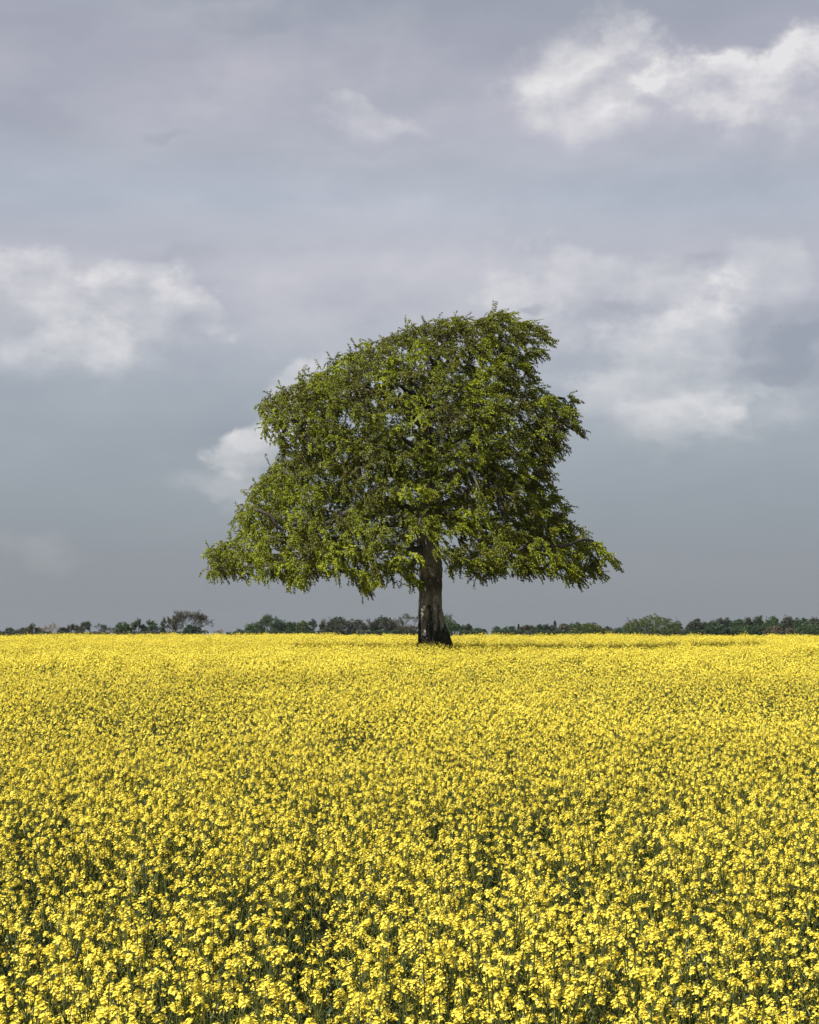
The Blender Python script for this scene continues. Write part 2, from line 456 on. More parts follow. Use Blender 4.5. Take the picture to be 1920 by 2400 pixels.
def build_field():
    col = bpy.data.collections.new('rape_plants')
    rg = random.Random(5)
    NN, NM, NF = 14, 12, 10
    for i in range(NN + NM + NF):
        mb = MB()
        if i < NN: plant(mb, rg, Vector((0, 0, 0)), rg.uniform(1.12, 1.28), 0)
        elif i < NN + NM:
            plant(mb, rg, Vector((0, 0, 0)), rg.uniform(1.12, 1.28), 1)
        else:
            for k in range(5):
                plant(mb, rg, Vector((rg.uniform(-.22, .22), rg.uniform(-.22, .22), 0)), rg.uniform(1.08, 1.28), 2)
        o = bpy.data.objects.new('rape_plant_%02d' % i, mb.mesh('rape_plant', [M_PETAL, M_RSTEM, M_RLEAF], False))
        col.objects.link(o)
    rs = np.random.RandomState(3)
    pts, rot, scl, pick = [], [], [], []
    def zone(y0, y1, step, lo, hi, marg):
        y = y0
        while y < y1:
            half = 0.25 * y + marg
            nx = int(2 * half / step)
            for x in np.linspace(-half, half, nx):
                xx = x + rs.uniform(-.62, .62) * step; yy = y + rs.uniform(-.62, .62) * step
                n1 = mnoise.noise(Vector((xx * .16, yy * .075, 1.0))) + .7 * mnoise.noise(Vector((xx * .055, yy * .03, 11.0)))
                n2 = mnoise.noise(Vector((xx * .75, yy * .5, 4.0)))
                n3 = mnoise.noise(Vector((xx * 2.6, yy * 2.6, 8.0)))
                # bare ring round the foot of the beech and a thin gap just beyond it
                dx, dy = xx - TX, yy - TY
                if dx * dx + dy * dy < 1.25 ** 2: continue
                gap = math.exp(-((dy - 3.4) / 1.3) ** 2) * smooth01((dx + 1) / 3) * smooth01((24 - dx) / 10)
                if rs.rand() < gap * 0.9: continue
                if n2 < -0.20 and rs.rand() < 0.5: continue
                if n3 < -0.18 and rs.rand() < 0.6: continue
                if n1 < -0.10 and rs.rand() < 0.40: continue
                s = 1.0 + 0.13 * n1 + (0.13 if yy < 30 else 0.19) * n2 + 0.14 * n3 + rs.normal(0, .055)
                if rs.rand() < 0.03: s *= 1.10
                s *= (1 - 0.35 * gap)
                pts.append((xx, yy, ground(xx, yy) - 0.01)); rot.append((rs.normal(0, .05), rs.normal(0, .05) + .03, rs.uniform(0, 6.283)))
                s *= 0.93 if yy < 70 else 0.90
                scl.append((1.04 * s ** .5, 1.04 * s ** .5, s)); pick.append(rs.randint(lo, hi))
            y += step
    zone(3.2, 24, 0.175, 0, NN, 2.6)
    zone(24, 52, 0.205, NN, NN + NM, 3.5)
    zone(52, 150, 0.39, NN + NM, NN + NM + NF, 5.0)
    me = bpy.data.meshes.new('rape_crop')
    me.from_pydata(pts, [], [])
    a = me.attributes.new('rot', 'FLOAT_VECTOR', 'POINT'); a.data.foreach_set('vector', np.array(rot, np.float32).ravel())
    a = me.attributes.new('scl', 'FLOAT_VECTOR', 'POINT'); a.data.foreach_set('vector', np.array(scl, np.float32).ravel())
    a = me.attributes.new('pick', 'INT', 'POINT'); a.data.foreach_set('value', np.array(pick, np.int32))
    print('rape plants', len(pts))
    o = obj('rape_crop', me)
    tag(o, 'dense yellow flowering oilseed rape crop filling the whole field', 'crop', None, 'stuff')
    ng = bpy.data.node_groups.new('plant_scatter', 'GeometryNodeTree')
    ng.interface.new_socket('Geometry', in_out='INPUT', socket_type='NodeSocketGeometry')
    ng.interface.new_socket('Geometry', in_out='OUTPUT', socket_type='NodeSocketGeometry')
    nd = ng.nodes.new; L = ng.links.new
    gi, go = nd('NodeGroupInput'), nd('NodeGroupOutput')
    iop = nd('GeometryNodeInstanceOnPoints')
    ci = nd('GeometryNodeCollectionInfo'); ci.inputs[0].default_value = col
    ci.inputs['Separate Children'].default_value = True; ci.inputs['Reset Children'].default_value = True
    def na(nm, t):
        q = nd('GeometryNodeInputNamedAttribute'); q.data_type = t; q.inputs[0].default_value = nm
        return q.outputs[0]
    e2r = nd('FunctionNodeEulerToRotation')
    L(na('rot', 'FLOAT_VECTOR'), e2r.inputs[0])
    L(gi.outputs[0], iop.inputs['Points']); L(ci.outputs[0], iop.inputs['Instance'])
    iop.inputs['Pick Instance'].default_value = True
    L(na('pick', 'INT'), iop.inputs['Instance Index'])
    L(e2r.outputs[0], iop.inputs['Rotation']); L(na('scl', 'FLOAT_VECTOR'), iop.inputs['Scale'])
    L(iop.outputs[0], go.inputs[0])
    md = o.modifiers.new('scatter', 'NODES'); md.node_group = ng

# ------------------------------------------------------------------ the beech
TY = 91.0
K = TY / F
TX = (1015 - 960) * K
def tp(px, py, depth=0.0):
    """photo pixel on the beech -> tree-local position"""
    k = (TY + depth) / F
    return Vector(((px - 960) * k - TX, depth, CAM_Z - (py - HOR) * k))

def bark_build(stem):
    def f(N):
        t = N.n('ShaderNodeTexCoord').outputs['Object']
        sp = N.n('ShaderNodeSeparateXYZ'); N.put(sp.inputs[0], t)
        X, Y_, Z = sp.outputs
        st = N.vec(N.m('MULTIPLY', X, 2.2), N.m('MULTIPLY', Y_, 2.2), N.m('MULTIPLY', Z, 0.42))
        n1 = N.noise(st, 1.6, 6, 0.62, 0.6)
        n2 = N.noise(t, 9, 6, 0.6)
        n3 = N.noise(N.vec(X, Y_, N.m('MULTIPLY', Z, 6.0)), 1.7, 4, 0.5)
        if stem:
            c = N.ramp(N.m('ADD', N.m('MULTIPLY', n1, 0.75), N.m('MULTIPLY', n2, 0.25)), [(0.30, (0.06, 0.057, 0.052)), (0.5, (0.19, 0.182, 0.168)), (0.68, (0.34, 0.325, 0.30))])
            # damp, algae dark foot and the dark streaks that climb from it
            k = N.m('ADD', Z, N.m('MULTIPLY', N.m('SUBTRACT', n1, 0.5), 6.0))
            k = N.m('ADD', k, N.m('MULTIPLY', N.m('SUBTRACT', n2, 0.5), 1.4))
            c = N.mix(N.mr(k, 3.0, 1.9), c, N.ramp(n2, [(0.35, (0.010, 0.010, 0.007)), (0.6, (0.028, 0.027, 0.018)), (0.75, (0.085, 0.08, 0.06))]))
            # stained band where a bough was lost
            kb = N.m('ABSOLUTE', N.m('SUBTRACT', N.m('ADD', Z, N.m('MULTIPLY', n1, 1.2)), 5.1))
            c = N.mix(N.m('MULTIPLY', N.mr(kb, 0.75, 0.15), 0.72), c, (0.035, 0.033, 0.026))
            # round scar of a cut branch
            dx = N.m('SUBTRACT', X, -0.21); dz = N.m('SUBTRACT', Z, 3.25)
            dd = N.m('SQRT', N.m('ADD', N.m('MULTIPLY', dx, dx), N.m('MULTIPLY', dz, dz)))
            c = N.mix(N.m('MULTIPLY', N.mr(dd, 0.13, 0.10), N.mr(Y_, 0.0, -0.1)), c, (0.035, 0.033, 0.030))
        else:
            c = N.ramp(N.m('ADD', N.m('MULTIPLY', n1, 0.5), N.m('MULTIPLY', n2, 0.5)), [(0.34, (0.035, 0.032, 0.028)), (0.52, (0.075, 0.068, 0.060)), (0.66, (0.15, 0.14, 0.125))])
        h = N.m('ADD', N.m('MULTIPLY', n1, 1.0), N.m('MULTIPLY', n2, 0.5))
        h = N.m('ADD', h, N.m('MULTIPLY', n3, 0.35))
        return principled(N, c, 0.88, 0.15, h, 0.9, 0.07)
    return f
M_BARK = material('beech_bark', bark_build(True))
M_LIMB = material('beech_limb_bark', bark_build(False))

def beech_leaf(N):
    c = N.ramp(attr(N), [(0.0, (0.080, 0.074, 0.014)), (0.28, (0.118, 0.128, 0.010)), (0.6, (0.180, 0.212, 0.008)), (1.0, (0.34, 0.385, 0.012))])
    return leafy(N, c, 0.27, None, 0.02)
M_LEAF = material('beech_leaf', beech_leaf)

SIL = [(1050,645),(1082,662),(1112,660),(1140,682),(1160,697),(1158,720),(1130,752),(1116,752),(1124,775),(1136,802),(1150,822),(1176,830),(1218,830),(1210,850),
       (1222,882),(1228,928),(1208,918),(1182,915),(1190,945),(1172,958),(1158,965),(1160,990),(1170,1020),(1190,1055),(1200,1080),(1213,1120),(1240,1134),(1262,1130),(1280,1165),(1300,1190),
       (1272,1195),(1266,1218),(1240,1212),(1190,1228),(1165,1212),(1140,1215),(1118,1225),(1090,1212),(1070,1224),(1050,1210),(1032,1230),(1005,1222),(970,1210),(940,1212),(925,1175),
       (905,1175),(878,1195),(872,1225),(850,1245),(838,1212),(812,1220),(790,1225),(768,1256),(745,1235),(716,1222),(690,1222),(660,1226),(634,1247),(600,1232),(560,1222),(522,1234),
       (505,1218),(480,1222),(436,1222),(438,1195),(440,1180),(420,1168),(445,1158),(462,1148),(470,1125),(498,1128),(492,1100),(500,1065),(520,1040),(535,1012),(540,990),(562,975),(580,945),
       (572,928),(548,918),(534,890),(545,862),(538,842),(578,825),(582,808),(612,800),(640,785),(664,770),(688,758),(705,742),(750,715),(800,700),(850,688),(875,672),(905,662),(930,658),(965,655),(1000,655),(1030,652)]
SIL = np.array(SIL, float) * (1920 / 1725.0)
# sky holes that reach the outline's inside
def inside(px, py):
    c = False
    n = len(SIL)
    j = n - 1
    for i in range(n):
        xi, yi = SIL[i]; xj, yj = SIL[j]
        if (yi > py) != (yj > py) and px < (xj - xi) * (py - yi) / (yj - yi) + xi: c = not c
        j = i
    return c
ROWS = {}
def row(py):
    k = int(py // 8)
    if k not in ROWS:
        y = k * 8 + 4
        xs_ = []
        n = len(SIL)
        for i in range(n):
            (x1, y1), (x2, y2) = SIL[i - 1], SIL[i]
            if (y1 > y) != (y2 > y): xs_.append((x2 - x1) * (y - y1) / (y2 - y1) + x1)
        ROWS[k] = (min(xs_), max(xs_)) if xs_ else None
    return ROWS[k]

def depth_half(py):
    ws = [row(py + d) for d in (-60, -30, 0, 30, 60)]
    ws = [(b - a) / 2 for w in ws if w for a, b in [w]]
    return 0.80 * sum(ws) / len(ws) * K if ws else 0.0

GUIDES = [  # (radius at start, radius at end, [(px, py, depth)...]) measured off the photograph
    (.46, .12, [(1006,1240,0),(1012,1190,0),(1008,1150,-.1),(1003,1104,0),(1002,1050,.1),(1002,1000,0),(1000,957,.1),(1008,905,.3),(1020,860,.2),(1035,815,0),(1062,770,.1)]),
    (.28, .08, [(1010,1200,-.1),(980,1196,-.5),(948,1190,-1.0),(911,1172,-1.6),(876,1172,-2.1),(823,1199,-2.7),(790,1222,-3.2),(745,1232,-3.6),(690,1226,-3.8),(662,1240,-4.0),(633,1206,-4.1),(600,1190,-4.1)]),
    (.24, .07, [(1004,1160,0),(975,1140,-.5),(951,1127,-1.0),(916,1109,-1.4),(904,1080,-1.8),(860,1078,-2.3),(820,1084,-2.8),(770,1092,-3.2),(754,1082,-3.3),(752,1056,-3.4),(735,1035,-3.6),(700,1020,-3.6)]),
    (.26, .08, [(1015,1205,0),(1032,1192,-.5),(1062,1172,-1.2),(1101,1151,-1.8),(1130,1143,-2.2),(1158,1146,-2.6),(1175,1185,-2.9),(1190,1225,-3.2),(1198,1270,-3.4),(1201,1293,-3.4),(1235,1278,-3.5),(1290,1284,-3.3),(1350,1270,-3.0),(1389,1268,-2.6)]),
    (.21, .035, [(998,1285,-.1),(965,1288,-.8),(939,1287,-1.5),(911,1285,-2.0),(860,1289,-2.6),(820,1298,-3.0),(770,1306,-3.3),(708,1311,-3.2),(660,1322,-3.0),(610,1328,-2.8),(575,1330,-2.6),(540,1338,-2.4),(510,1334,-2.2)]),
    (.21, .03, [(1000,1235,.3),(950,1225,1.0),(900,1235,1.8),(840,1245,2.6),(770,1262,3.2),(700,1272,3.4),(620,1272,3.2),(560,1282,3.0),(520,1290,2.4),(490,1298,2.0)]),
    (.20, .06, [(1003,1090,0),(960,1065,.4),(897,1049,-.6),(860,1052,-1.0),(820,1030,-1.2),(760,1000,-1.0),(710,985,-.8),(670,982,-.4)]),
    (.20, .06, [(1002,1010,.1),(960,975,.3),(900,930,.5),(850,905,.4),(790,890,.2),(740,892,0)]),
    (.18, .06, [(1002,960,.1),(980,915,-.3),(940,870,-.5),(895,835,-.5),(860,818,-.4)]),
    (.22, .06, [(1003,1080,0),(1040,1050,-.3),(1085,1020,-.6),(1130,990,-.9),(1180,965,-.9),(1230,945,-.6),(1290,940,-.2),(1330,975,0)]),
    (.20, .06, [(1001,970,.1),(1040,950,-.2),(1075,940,-.4),(1115,925,-.6),(1160,915,-.4),(1210,922,0),(1270,930,.4),(1320,935,.5)]),
    (.18, .05, [(1008,905,.3),(1050,860,0),(1095,820,-.3),(1140,780,-.3),(1180,772,-.1)]),
    (.20, .06, [(1006,1130,0),(1060,1110,.8),(1120,1090,1.6),(1180,1100,2.2),(1230,1130,2.6),(1280,1190,2.8),(1320,1240,2.8),(1370,1275,2.4)]),
    (.20, .05, [(1010,1215,.1),(1060,1215,1.0),(1110,1225,2.0),(1160,1240,2.8),(1220,1265,3.4),(1290,1290,3.4)]),
    (.20, .05, [(1008,1180,-.2),(1000,1165,-1.2),(1010,1170,-2.6),(1005,1190,-4.2),(990,1210,-5.8),(985,1225,-7.0)]),
    (.18, .05, [(1004,1120,-.2),(1030,1090,-1.4),(1060,1075,-2.8),(1085,1085,-4.2),(1110,1110,-5.6),(1120,1140,-6.6)]),
    (.18, .05, [(1003,1060,-.2),(960,1040,-1.6),(930,1020,-3.0),(900,1030,-4.4),(880,1060,-5.6)]),
    (.16, .05, [(1002,990,-.1),(1020,950,-1.2),(1040,930,-2.4),(1050,940,-3.6),(1055,970,-4.8)]),
    (.16, .05, [(1000,950,-.1),(960,915,-1.0),(930,900,-2.2),(900,910,-3.4)]),
    (.16, .05, [(1010,890,0),(1015,850,-1.0),(1010,835,-2.2),(1000,850,-3.4)]),
    (.20, .05, [(1008,1180,.2),(1000,1160,1.4),(990,1170,3.0),(980,1185,4.8),(960,1205,6.6)]),
    (.18, .05, [(1004,1110,.2),(1050,1080,1.6),(1080,1075,3.2),(1100,1095,5.0)]),
    (.18, .05, [(1003,1060,.2),(950,1030,1.8),(900,1020,3.4),(860,1050,5.2)]),
    (.16, .05, [(1002,980,.2),(1030,930,1.6),(1060,915,3.0),(1080,940,4.6)]),
    (.16, .05, [(1004,930,.3),(960,880,1.6),(930,875,3.0),(900,900,4.0)]),
]

def build_beech():
    root = empty('beech_tree', (TX, TY, 0))
    tag(root, 'large lone beech with drooping windswept crown and dark grey trunk in the yellow field', 'tree')
    rg = random.Random(11)
    # ---- trunk
    prof = [  # z, centre x, half width
        (-0.3, .10, 1.25), (0.3, .09, 1.16), (0.9, .08, 1.04), (1.3, .09, .955), (1.86, .02, .83), (2.5, -.08, .68), (3.3, -.135, .63), (4.1, -.125, .61), (4.95, -.10, .605),
        (5.45, -.10, .58), (6.0, -.13, .56), (6.6, -.22, .535), (7.2, -.26, .62), (7.6, -.33, .70), (8.2, -.24, .74), (8.8, -.12, .62), (9.4, -.1, .46), (10.0, -.16, .36)]
    zs = [p_[0] for p_ in prof]
    NS, NR = 96, 230
    V = []
    for j in range(NR):
        z = -0.3 + 10.3 * j / (NR - 1)
        cx = float(np.interp(z, zs, [p_[1] for p_ in prof])); hw = float(np.interp(z, zs, [p_[2] for p_ in prof]))
        flare = max(0.0, (2.6 - z) / 2.6)
        for i in range(NS):
            th = 2 * math.pi * i / NS
            c, s = math.cos(th), math.sin(th)
            r = hw
            # buttress ribs that die out upwards, flutes higher up
            r *= 1 + flare ** 1.3 * (0.09 * math.cos(5 * th + 0.7) + 0.06 * math.cos(9 * th + 2 + z * .4) + .035 * math.cos(17 * th + z)) - 0.05 * flare
            r *= 1 + 0.030 * math.cos(3 * th + 1.2 + z * .25) + 0.02 * math.cos(7 * th - z * .5)
            # the deep groove right of centre between two fused stems
            g = math.exp(-(((th - (-math.pi / 2 + 0.55)) / 0.10) ** 2))
            r *= 1 - 0.14 * g * smooth01((z - 1.2) / 1.6)
            g2 = math.exp(-(((th - (-math.pi / 2 - 0.25 - 0.05 * z)) / 0.07) ** 2)) * smooth01((2.9 - z) / 1.2)
            r *= 1 - 0.09 * g2
            q = Vector((c * 1.6, s * 1.6, z * .9))
            r += 0.055 * mnoise.noise(q) * hw + 0.045 * mnoise.noise(q * 2.7) * hw + 0.02 * mnoise.noise(Vector((c * 9, s * 9, z * 2.2))) * (1 + flare * 1.5)
            # wrinkled folds in the upper trunk, crease rings below the crown
            if z > 5.8: r += 0.03 * math.sin(th * 13 + 2.5 * mnoise.noise(Vector((c * 2, s * 2, z)))) * smooth01((z - 5.8) / .8)
            for zc, dep in ((3.98, .022), (5.42, .07), (4.75, .03)):
                r -= dep * (max(0, math.cos(th + math.pi / 2 + .35)) ** 2 if zc > 5 else .7) * math.exp(-((z - zc - .06 * math.sin(2 * th)) / .05) ** 2)
            r += .05 * math.exp(-((z - 5.25) / .16) ** 2) + .05 * math.exp(-((z - 5.62) / .14) ** 2)
            V.append((cx + c * r, s * r * .95, z))
    Q = [(j * NS + i, j * NS + (i + 1) % NS, (j + 1) * NS + (i + 1) % NS, (j + 1) * NS + i) for j in range(NR - 1) for i in range(NS)]
    obj('trunk', mesh_np('trunk', V, Q, [M_BARK]), root)
    # broken bough stub on the left
    mb = MB()
    mb.tube([tp(984, 1252, -.3), tp(976, 1246, -.5), tp(969, 1240, -.62), tp(967, 1232, -.7), tp(966, 1228, -.72)], [.17, .15, .12, .09, .03], 10)
    mb.tube([tp(969, 1244, -.62), tp(963, 1243, -.75), tp(958, 1246, -.85), tp(952, 1244, -.9)], [.07, .05, .035, .015], 6)
    mb.tube([tp(972, 1248, -.6), tp(966, 1250, -.75), tp(962, 1255, -.8)], [.05, .035, .012], 6)
    obj('broken_bough', mb.mesh('broken_bough', [M_LIMB]), root)

    # ---- skeleton: guides first
    P_, par, own, rfix = [], [], [], []
    def nearest(p):
        return min(range(len(P_)), key=lambda i: (P_[i] - p).length_squared)
    for gi, (r0, r1, pl) in enumerate(GUIDES):
        pts = [tp(*q) for q in pl]
        # smooth resample
        out = []
        for i in range(len(pts) - 1):
            a, b = pts[i], pts[i + 1]
            pa = pts[max(i - 1, 0)]; pb = pts[min(i + 2, len(pts) - 1)]
            n = max(1, int((b - a).length / 0.32))
            for k in range(n):
                t = k / n
                out.append(0.5 * ((2 * a) + (b - pa) * t + (2 * pa - 5 * a + 4 * b - pb) * t * t + (3 * a - pa - 3 * b + pb) * t ** 3))
        out.append(pts[-1])
        prev = -1 if gi == 0 else nearest(out[0])
        for k, q in enumerate(out):
            f = k / (len(out) - 1)
            wob = Vector((mnoise.noise(q * .9 + Vector((gi, 0, 0))), mnoise.noise(q * .9 + Vector((0, gi + 9, 0))), mnoise.noise(q * .9 + Vector((0, 5, gi))))) * 0.16 * min(1, k / 3)
            P_.append(q + wob); par.append(prev); own.append(gi); rfix.append(r0 + (r1 - r0) * f ** 0.8)
            prev = len(P_) - 1
    # ---- attractors in clumps through the crown
    att = []
    rs = random.Random(23)
    tries = 0
    while len(att) < 9800 and tries < 400000:
        tries += 1
        py = rs.uniform(722, 1398); rw = row(py)
        if not rw: continue
        px = rs.uniform(rw[0], rw[1])
        ins = 1 if py > 1235 else 10
        if not (inside(px - min(ins, 5), py) and inside(px + ins, py) and inside(px, py + 13) and inside(px, py - 8)): continue
        a = (rw[1] - rw[0]) / 2 * K; cx = ((rw[0] + rw[1]) / 2 - 1015) * K
        x = (px - 1015) * K
        u = (x - cx) / a
        bmax = depth_half(py) * math.sqrt(max(0, 1 - u * u))
        y = rs.uniform(-bmax, bmax)
        rho = math.sqrt(u * u + (y / max(depth_half(py), .1)) ** 2)
        z = CAM_Z - (py - HOR) * (TY + y) / F
        x = (px - 960) * (TY + y) / F - TX
        if rs.random() > 0.22 + 0.78 * rho ** 2: continue
        # hollow under the boughs near the stem
        if z < 7.5 and rho < 0.36 and rs.random() < .85: continue
        if z < 7.4 and -1.2 < x < .4 and y < 0 and rs.random() < (.9 if z > 5.2 else .8): continue
        q = Vector((x, y, z))
        nz = mnoise.noise(Vector((x * .55, y * .55, z * .95)) + Vector((3, 3, 3)))
        if nz < -0.05 and rs.random() < 0.8: continue
        att.append(q)
    # the thin wispy ends of the lowest boughs and of the right shoulder
    for x0, y0, x1, y1, d0, m_ in ((1385, 1262, 1442, 1322, -2.6, 16), (1380, 1300, 1412, 1345, -2.4, 12), (1310, 922, 1352, 925, .5, 9), (1335, 960, 1364, 1022, .4, 12),
                                   (505, 1300, 474, 1302, -2.2, 8), (520, 1330, 492, 1352, -2.2, 10), (845, 1360, 858, 1392, -4.5, 10), (700, 1360, 712, 1382, -4, 8), (1165, 722, 1172, 728, 0, 4)):
        for q in range(m_):
            f = q / m_
            att.append(tp(x0 + (x1 - x0) * f + rs.gauss(0, 3), y0 + (y1 - y0) * f + rs.gauss(0, 3), d0 + rs.gauss(0, .5)))
    # ---- space colonisation
    STEP, KILL, INF = 0.30, 0.48, 3.2
    alive = att
    grow_set = None
    stuck = {}
    for it in range(130):
        kd = kdtree.KDTree(len(P_))
        for i, q in enumerate(P_): kd.insert(q, i)
        kd.balance()
        acc = {}
        nxt = []
        for q in alive:
            _, i, d = kd.find(q)
            if d < KILL: continue
            nxt.append(q)
            if d < (INF if it > 4 else 6):
                acc[i] = acc.get(i, Vector((0, 0, 0))) + (q - P_[i]).normalized()
        alive = nxt
        if not acc: break
        grown = 0
        for i, v_ in acc.items():
            if v_.length < 1e-3 or stuck.get(i, 0) > 3: continue
            g = par[i]
            keep = (P_[i] - P_[g]).normalized() * .55 if g >= 0 else Vector((0, 0, 0))
            d = (v_.normalized() + keep + Vector((0.10, 0, -0.10)) + rnd_dir(rs) * 0.28).normalized()
            P_.append(P_[i] + d * STEP); par.append(i); own.append(own[i]); rfix.append(0)
            stuck[i] = stuck.get(i, 0) + 1
            grown += 1
        if grown == 0 or len(P_) > 16000: break
    print('beech nodes', len(P_), 'left', len(alive))
    n = len(P_)
    kids = [[] for _ in range(n)]
    for i, p_ in enumerate(par):
        if p_ >= 0: kids[p_].append(i)
    rad = [0.0] * n
    E = 2.35
    acc = [0.0] * n
    order = sorted(range(n), key=lambda i: -i)
    for i in order:
        r = max(acc[i], 0.0085 ** E)
        rad[i] = max(r ** (1 / E), 0)
        if rfix[i]: rad[i] = max(rad[i] * .8, rfix[i] * .9)
        if par[i] >= 0: acc[par[i]] += min(rad[i], 0.11 if not rfix[i] else .001) ** E
    # ---- chains
    groups = {}
    starts = [(0, -1)]
    while starts:
        s0, pr = starts.pop()
        chain = [s0]
        while True:
            ks = kids[chain[-1]]
            if not ks: break
            same = [k for k in ks if own[k] == own[chain[-1]]]
            if not same:
                for k in ks: starts.append((k, chain[-1]))
                break
            best = max(same, key=lambda k: (rfix[k] > 0, rad[k]))
            for k in ks:
                if k != best: starts.append((k, chain[-1]))
            chain.append(best)
        pts = [P_[i] for i in chain]; rr = [rad[i] for i in chain]
        if pr >= 0:
            pts.insert(0, P_[pr]); rr.insert(0, min(rr[0] * 1.15, rad[pr]))
        if len(pts) < 2: continue
        rr[-1] *= .5
        groups.setdefault(own[s0], []).append((pts, rr))
    for gi, chains in sorted(groups.items()):
        mb = MB()
        for pts, rr in chains:
            m_ = max(rr)
            mb.tube(pts, rr, 12 if m_ > .15 else 8 if m_ > .06 else 5 if m_ > .02 else 3)
        obj('limb', mb.mesh('limb', [M_LIMB]), root)
    # ---- twigs and leaves
    nr = np.random.RandomState(8)
    twig = MB()
    lp, ld, ln, ll, lt = [], [], [], [], []
    for i in range(n):
        if rad[i] > 0.032 or rfix[i] > .11: continue
        p0 = P_[i]
        if par[i] < 0: continue
        bd = (P_[i] - P_[par[i]]).normalized()
        tipn = not kids[i]
        # crown noise thins some sprays away to leave sky holes
        gapn = mnoise.noise(p0 * 0.85 + Vector((7, 1, 2)))
        cnt = (3 if gapn > -.18 else 1) + (2 if tipn else 0) + (1 if rs.random() < .6 else 0)
        if gapn < -.38: cnt = 1 if tipn else 0
        high = (p0.z - 4) / 15.0
        ctint = 0.53 + 0.72 * mnoise.noise(p0 * .6) - 0.20 * high + rs.gauss(0, .05)
        for k in range(cnt):
            L = rs.uniform(.24, .58) * (1.6 if tipn else 1)
            outv = Vector((p0.x, p0.y, 0)); outv = outv.normalized() if outv.length > .1 else Vector((0, 0, 0))
            d = (bd * .7 + rnd_dir(rs) * .75 + outv * .35 + Vector((.28, 0, .10))).normalized()
            ns = 5
            pts = [p0]; q = p0
            rim = min(1.0, math.hypot(p0.x, p0.y) / 8.0)
            droop = rs.uniform(.04, .26 + .22 * rim) * (1.25 - .4 * high)
            for s_ in range(ns):
                d = (d + Vector((.05 + .09 * rim, 0, -droop)) + rnd_dir(rs) * .12).normalized()
                q = q + d * (L / ns)
                pts.append(q)
            twig.tube(pts, [.007, .006, .005, .004, .003, .002], 3)
            tt = ctint + rs.gauss(0, .07)
            nl = int(L * 60)
            for m_ in range(nl):
                f = .12 + .88 * (m_ + rs.random()) / nl
                a = f * ns; ia = min(int(a), ns - 1)
                pp = pts[ia].lerp(pts[ia + 1], a - ia)
                td = (pts[ia + 1] - pts[ia]).normalized()
                sd_ = td.cross(Vector((0, 0, 1)))
                sd_ = sd_.normalized() if sd_.length > .05 else Vector((1, 0, 0))
                sg = 1 if m_ % 2 else -1
                e = (td * .6 + sd_ * sg * .75 + Vector((.05, 0, -.30)) + rnd_dir(rs) * .35).normalized()
                lp.append(pp + rnd_dir(rs) * rs.uniform(0, .075)); ld.append(e)
                ln.append((Vector((-.30, -.35, .60)) + rnd_dir(rs) * .70))
                ll.append(rs.uniform(.062, .11))
                lt.append(min(max(tt + rs.gauss(0, .13), 0), 1))
    lp = np.array(lp); ld = np.array(ld); ln = np.array(ln); ll = np.array(ll)[:, None]
    print('leaves', len(lp))
    sd_ = np.cross(ld, ln); sd_ /= np.linalg.norm(sd_, axis=1)[:, None] + 1e-9
    nn = np.cross(sd_, ld)
    w = ll * .36
    V = np.stack([lp, lp + ld * ll * .42 + sd_ * w, lp + ld * ll - nn * ll * .12, lp + ld * ll * .42 - sd_ * w], 1).reshape(-1, 3)
    nl = len(lp)
    Q = np.arange(nl * 4).reshape(-1, 4)
    tv = np.array([tuple(x) for x in twig.v]); tq = np.array(twig.q) + len(V)
    me = mesh_np('crown', np.vstack([V, tv]), np.vstack([Q, tq]), [M_LEAF, M_LIMB],
                 np.concatenate([np.zeros(nl, int), np.ones(len(tq), int)]),
                 np.concatenate([np.repeat(np.array(lt), 4), np.full(len(tv), .5)]), False)
    obj('crown', me, root)

    # ---- dead bramble stems arching at its foot
    mb = MB()
    def arch(pxs, r):
        pts = [tp(*q) for q in pxs]
        out = []
        for i in range(len(pts) - 1):
            for k in range(4): out.append(pts[i].lerp(pts[i + 1], k / 4))
        out.append(pts[-1])
        mb.tube(out, [r * (1 - .5 * i / len(out)) for i in range(len(out))], 5)
    arch([(986, 1492, -1.4), (990, 1495.5, -1.45), (996, 1500.5, -1.5), (999, 1509, -1.5)], .017)
    arch([(996, 1503, -1.45), (999, 1497, -1.45), (1004, 1495, -1.5), (1009, 1500, -1.5), (1013, 1513, -1.5)], .012)
    arch([(958, 1516, -1.2), (957, 1503, -1.3), (952, 1497, -1.3), (947, 1495, -1.3)], .011)
    arch([(966, 1516, -1.2), (969, 1503, -1.3), (978, 1497, -1.35), (986, 1493, -1.4)], .009)
    arch([(1003, 1516, -1.4), (1001, 1506, -1.4), (1006, 1502, -1.5), (1012, 1506, -1.5)], .008)
    d = material('dead_bramble', lambda N: principled(N, N.ramp(N.noise(N.n('ShaderNodeTexCoord').outputs['Object'], 6, 3), [(.3, (.12, .11, .095)), (.7, (.34, .32, .29))]), .85, .2))
    o = obj('dead_bramble', mb.mesh('dead_bramble', [d]), None, (TX, TY, 0))
    tag(o, 'pale grey dead bramble stems arching against the foot of the beech trunk', 'dead branch')
build_beech()
build_field()

